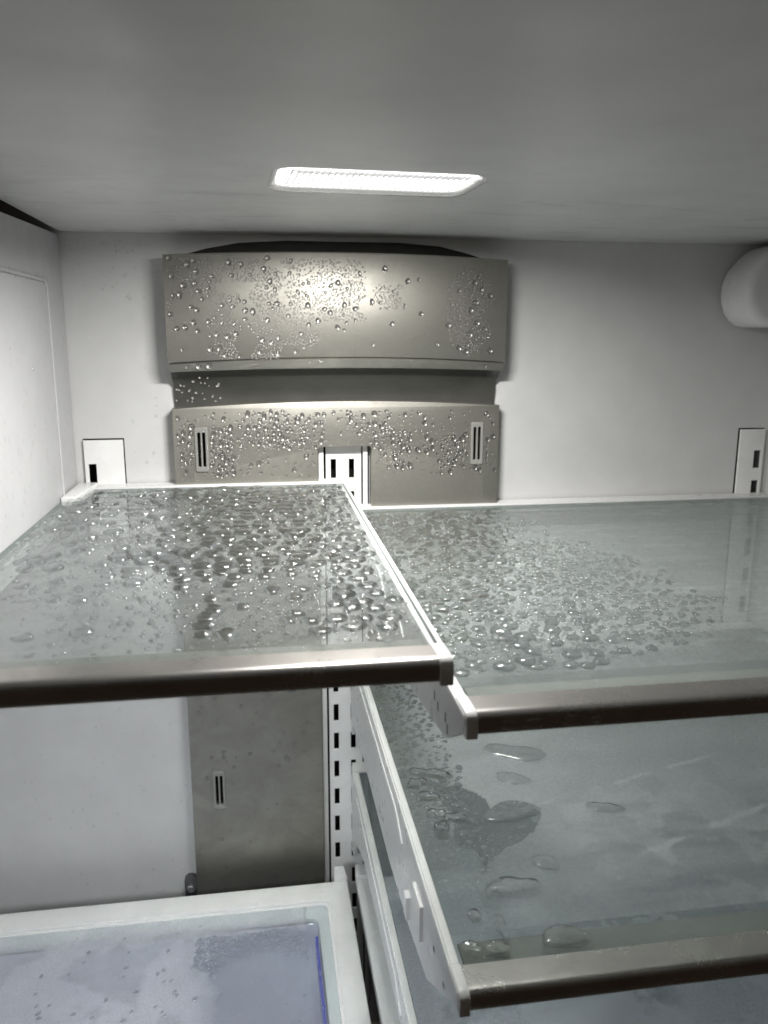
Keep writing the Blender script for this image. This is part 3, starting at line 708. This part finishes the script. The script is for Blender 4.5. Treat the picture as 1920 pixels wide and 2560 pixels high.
CVL = drawer_cover('white framed glass drawer cover at lower left below the upper left shelf', -0.185, 0.2906, -0.165, 0.2655, fog_C, 0.2825)
drawer('lavender plastic drawer with blue edge strip under the lower left glass cover', -0.165, 0.254, strip=0.2475)
CVR = drawer_cover('white drawer cover at lower right mostly hidden beneath the lowest right shelf', 0.3012, 0.828, 0.3262, 0.805, lambda X, Y: .5 + .4 * (fbm(X, Y, 12, 301) - .5), 0.309)
drawer('pale lavender plastic drawer beneath the right hand drawer cover', 0.337, 0.805)

# ------------------------------------------------------------------ drops standing on the shelves (each an object)
def drop_variant(k):
    r = random.Random(100 + k); n = 20; ph = [r.random() * 6.3 for _ in range(4)]; am = [r.uniform(.03, .12), r.uniform(.02, .09), r.uniform(0, .05), .02]
    rings = [(1.0, -.02), (.965, .30), (.89, .58), (.76, .80), (.58, .92), (.32, .985)]; v = []; f = []
    ox, oy = r.uniform(-.12, .12), r.uniform(-.12, .12)
    for s, h in rings:
        for i in range(n):
            t = 2 * math.pi * i / n; kk = (1 + sum(a * math.sin((j + 2) * t + p) for j, (a, p) in enumerate(zip(am, ph)))) / (abs(math.cos(t)) ** 1.5 + abs(math.sin(t)) ** 1.5) ** (1 / 1.5)
            v.append((s * kk * math.cos(t) + ox * (1 - s), s * kk * math.sin(t) + oy * (1 - s), h))
    v.append((ox, oy, 1.0))
    for q in range(len(rings) - 1):
        for i in range(n):
            j = (i + 1) % n; f.append((q * n + i, q * n + j, (q + 1) * n + j, (q + 1) * n + i))
    for i in range(n): f.append(((len(rings) - 1) * n + i, (len(rings) - 1) * n + (i + 1) % n, len(v) - 1))
    me = bpy.data.meshes.new('water_drop'); me.from_pydata(v, [], f); me.materials.append(M_water)
    me.polygons.foreach_set('use_smooth', [True] * len(me.polygons)); return me
VAR = [drop_variant(k) for k in range(16)]
def place(drops, z, hk, label, group, zone):
    for d in drops:
        w = zone(d)
        o = bpy.data.objects.new('water_drop', random.choice(VAR)); COL.objects.link(o)
        o.location = (d.x, d.y, z); o.scale = (d.a, d.b, hk * min(d.a, d.b)); o.rotation_euler = (0, 0, d.r)
        tag(o, label % w, 'water drop', group % w)
big_L.sort(key=lambda d: -d.a * d.b); nL = len(big_L)
place(big_L[:170], Z1 + .0001, .33, 'large flat clear water drop %s of the upper left glass shelf', 'large water drops %s of the upper left shelf',
      lambda d: ('along the back', 'across the middle', 'near the front')[0 if d.y > -.17 else 1 if d.y > -.38 else 2] + (' left', ' centre', ' right')[0 if d.x < .10 else 1 if d.x < .20 else 2])
big_R2.sort(key=lambda d: -d.a * d.b)
place(big_R2[:110], Z2 + .0001, .46, 'small rounded clear water drop %s of the upper right glass shelf', 'water drops %s of the upper right shelf',
      lambda d: ('along the back', 'across the middle', 'near the front')[0 if d.y > -.20 else 1 if d.y > -.38 else 2] + (' left', ' centre')[0 if d.x < .40 else 1])
o = drop_mesh('condensation', [((d.x, d.y, Z1 + .0001), EX, EY, EZ, d.a, d.b, .36 * d.a, d.r) for d in big_L[170:]] + flat_items(mic_L, Z1 + .0001, .5), M_water)
tag(o, 'fine beads of condensation between the large drops on the upper left shelf', 'condensation')
o = drop_mesh('condensation', [((d.x, d.y, Z2 + .0001), EX, EY, EZ, d.a, d.b, .46 * d.a, d.r) for d in big_R2[110:]] + flat_items(mic_R2, Z2 + .0001, .55), M_water)
tag(o, 'glittering fine beads of condensation on the upper right shelf', 'condensation')
o = drop_mesh('condensation', flat_items(mic_R3, Z3 + .0001, .35) + flat_items(wp, Z3 + .0001, .4), M_water); tag(o, 'fine beads of condensation along the left side of the middle right shelf', 'condensation')
o = drop_mesh('condensation', flat_items(cl, Z5 - .0044, .75), M_water); tag(o, 'clustered beads of water on the lower left glass drawer cover', 'condensation')

# drops hanging on the front trims
for i, (x, a) in enumerate(((.3266, .0052), (.3398, .0056), (.3609, .0058), (.3744, .0036))):
    o = drop_mesh('hanging_drop', [((x, -0.5510, Z2 - .0062), EX, EZ, (0, -1, 0), a, a * .62, .0022, 0)], M_water, nseg=20, kind=None)
    tag(o, ('leftmost', 'second', 'third', 'smallest rightmost')[i] + ' of four water drops on the upper right shelf front edge', 'water drop', 'drops on the upper right shelf front edge')
o = drop_mesh('hanging_drop', [((0.2137, -0.541, Z1 - .0114), EX, EY, (0, 0, -1), .0056, .0050, .0036, 0)], M_water, nseg=20, kind=None)
tag(o, 'clear water drop hanging under the front edge of the upper left shelf', 'water drop')

# ------------------------------------------------------------------ condensation on the steel duct cover, walls and ice box
def duct_y(x): u = (x - (X0 + X1) / 2) / ((X1 - X0) / 2); return bow(u)
def wall_item(x, z, y, r, el=1.05, h=.92): return ((x, y, z), EX, EZ, (0, -1, 0), r, r * el, r * h, random.uniform(-.2, .2))
cols = [(.0, .015, .8, .32, .72), (.012, .055, .9, .02, .28), (.055, .125, .7, .02, .40), (.115, .150, .6, .10, .95), (.135, .195, 1., .36, 1.0), (.17, .29, .9, .03, .24), (.245, .325, 1., .10, 1.0),
        (.335, .43, .8, .33, .86), (.33, .56, .25, .02, .3), (.43, .56, .7, .12, .62), (.60, .68, .55, .25, .50)]
def up_mask():
    u, v = random.random(), random.random(); ok = 0
    for a, b, p, v0, v1 in cols:
        wob = .012 * math.sin(v * 21 + a * 90)
        if a + wob < u < b + wob and v0 < v < v1: ok = max(ok, p)
    du, dv = (u - .89) / .075, (v - .52) / .42
    if du * du + dv * dv < random.random() ** .5 * 1.25 and abs(u - .80 - .13 * abs(v - .55) ** .8 * 1.6) < .12: ok = max(ok, .55)
    if random.random() < ok * (.35 + .65 * (math.sin(u * 47 + v * 9) * math.sin(v * 23 - u * 11) > -.35)):
        return (X0 + .003 + u * (X1 - X0 - .006), -0.0262 - v * (.1335 - .0262 - .003))
    return None
biglist = dart(120, lambda: up_mask() if random.random() < .8 else (lambda u, v: (X0 + u * .3676, -0.028 - v * .10))(random.betavariate(1, 2.2) * .98 + .005, random.random()), lambda x, z: random.uniform(.0018, .0036), 1.15, 40)
small = dart(4600, up_mask, lambda x, z: random.choice((.0007, .0009, .0009, .0011, .0014)), 1.0, 8, biglist)
it = [wall_item(x, z, duct_y(x) - .00005, r) for x, z, r in biglist + small]
for i in range(26): it.append(wall_item(X0 + .004 + random.random() * .05, -0.148 - random.random() * .030, 0, random.uniform(.0008, .0019)))
for k in range(len(it) - 26, len(it)):     # on the recess panel
    O = it[k][0]; u = (O[0] - (X0 + X1) / 2) / ((X1 - X0) / 2); t = arch(u, -.1443, -.14) - O[2]
    y = np.interp(t, [0, .003, .008, .015, .023, .032, .052], [bow(u) + .009, bow(u) + .016, bow(u) + .023, bow(u) + .029, min(-.006, bow(u) + .035), min(-.0045, bow(u) + .041), -.003]); it[k] = ((O[0], float(y), O[2]),) + it[k][1:]
for x, z, r in ((.1395, -.1382, .0032), (.1500, -.1372, .0034), (.127, -.139, .0016), (.268, -.1325, .0018), (.256, -.1335, .0014), (.452, -.139, .0015)):
    it.append(wall_item(x, z, duct_y(x) + .0012, r))
o = drop_mesh('condensation', it, M_waterw); tag(o, 'beads of condensation in columns on the upper steel duct plate', 'condensation')
def low_mask():
    u, v = random.random(), random.random(); x = X0 + .004 + u * .36; z = -.188 - v * .075
    if .2635 < x < .3285 and z < -.226: return None
    for vx, vz in VENTS[:2]:
        if abs(x - vx) < .010 and abs(z - vz) < .027: return None
    p = .07
    for a, b, q, v0, v1 in ((0, .07, .8, .25, .8), (.10, .17, .8, .2, .95), (.19, .24, .4, .0, .5), (.24, .34, 1, .0, .55), (.34, .45, .5, .05, .5), (.52, .66, .5, 0, .35), (.60, .64, .6, .2, .7), (.66, .72, .6, .3, .9), (.82, .90, .5, .4, .9), (.93, .98, .5, .5, .8)):
        if a < u < b and v0 < v < v1: p = max(p, q)
    return (x, z) if random.random() < p else None
lowb = dart(230, low_mask, lambda x, z: random.uniform(.0015, .0036), 1.0, 30)
lows = dart(1100, low_mask, lambda x, z: random.choice((.0007, .0010, .0013)), 1.0, 6, lowb)
it = [wall_item(x, z, -.0196, r, random.uniform(1.0, 1.5), .75) for x, z, r in lowb + lows]
for _ in range(150):
    x = random.uniform(.112, .262); z = -.50 - random.random() ** .8 * .28
    if abs(x - VENTS[2][0]) < .010 and abs(z - VENTS[2][1]) < .027: continue
    if random.random() < (.9 if x < .165 else .4): it.append(wall_item(x, z, -.0196, random.choice((.0009, .0013, .0018, .0025)), random.uniform(1, 1.4), .5))
o = drop_mesh('condensation', it, M_waterw); tag(o, 'scattered beads of condensation on the lower steel duct plate', 'condensation')
it = []
for _ in range(130): it.append(wall_item(random.gauss(.02, .05), random.uniform(-.79, -.50), -.0001, random.choice((.0006, .0008, .0012, .0018)), 1.15, .35))
for _ in range(70): it.append(wall_item(random.uniform(.004, .10), -.008 - random.random() ** 1.8 * .06, -.0001, random.choice((.0006, .0009, .0014)), 1.1, .35))
for _ in range(14): it.append(wall_item(random.uniform(.06, .10), random.uniform(-.26, -.05), -.0001, random.choice((.0008, .0012, .0018)), 1.3, .35))
o = drop_mesh('condensation', it, M_waterl); tag(o, 'sparse drops of condensation on the white back wall left of the duct cover', 'condensation')
it = []
for _ in range(420):
    y, z = random.uniform(-.33, -.004), -.012 - random.random() * .25
    if random.random() < (.9 if z > -.06 or z < -.18 else .4):
        it.append(((.0010 if (z < -.057 and y < -.076) else .0001, y, z), EY, EZ, (1, 0, 0), *(lambda r: (r, r * random.uniform(1.2, 2.2), r * .4))(random.choice((.0005, .0007, .0010, .0014))), random.uniform(-.1, .1)))
for i in range(46): it.append(((.0018, -.075 - i * .0042 + random.uniform(-.001, .001), -.0535 - random.random() * .002), EY, EZ, (1, 0, 0), .0013, .0024 * random.uniform(.6, 1.3), .0012, 0))
o = drop_mesh('condensation', it, M_wateri); tag(o, 'small runny drops of condensation on the side of the ice box', 'condensation')
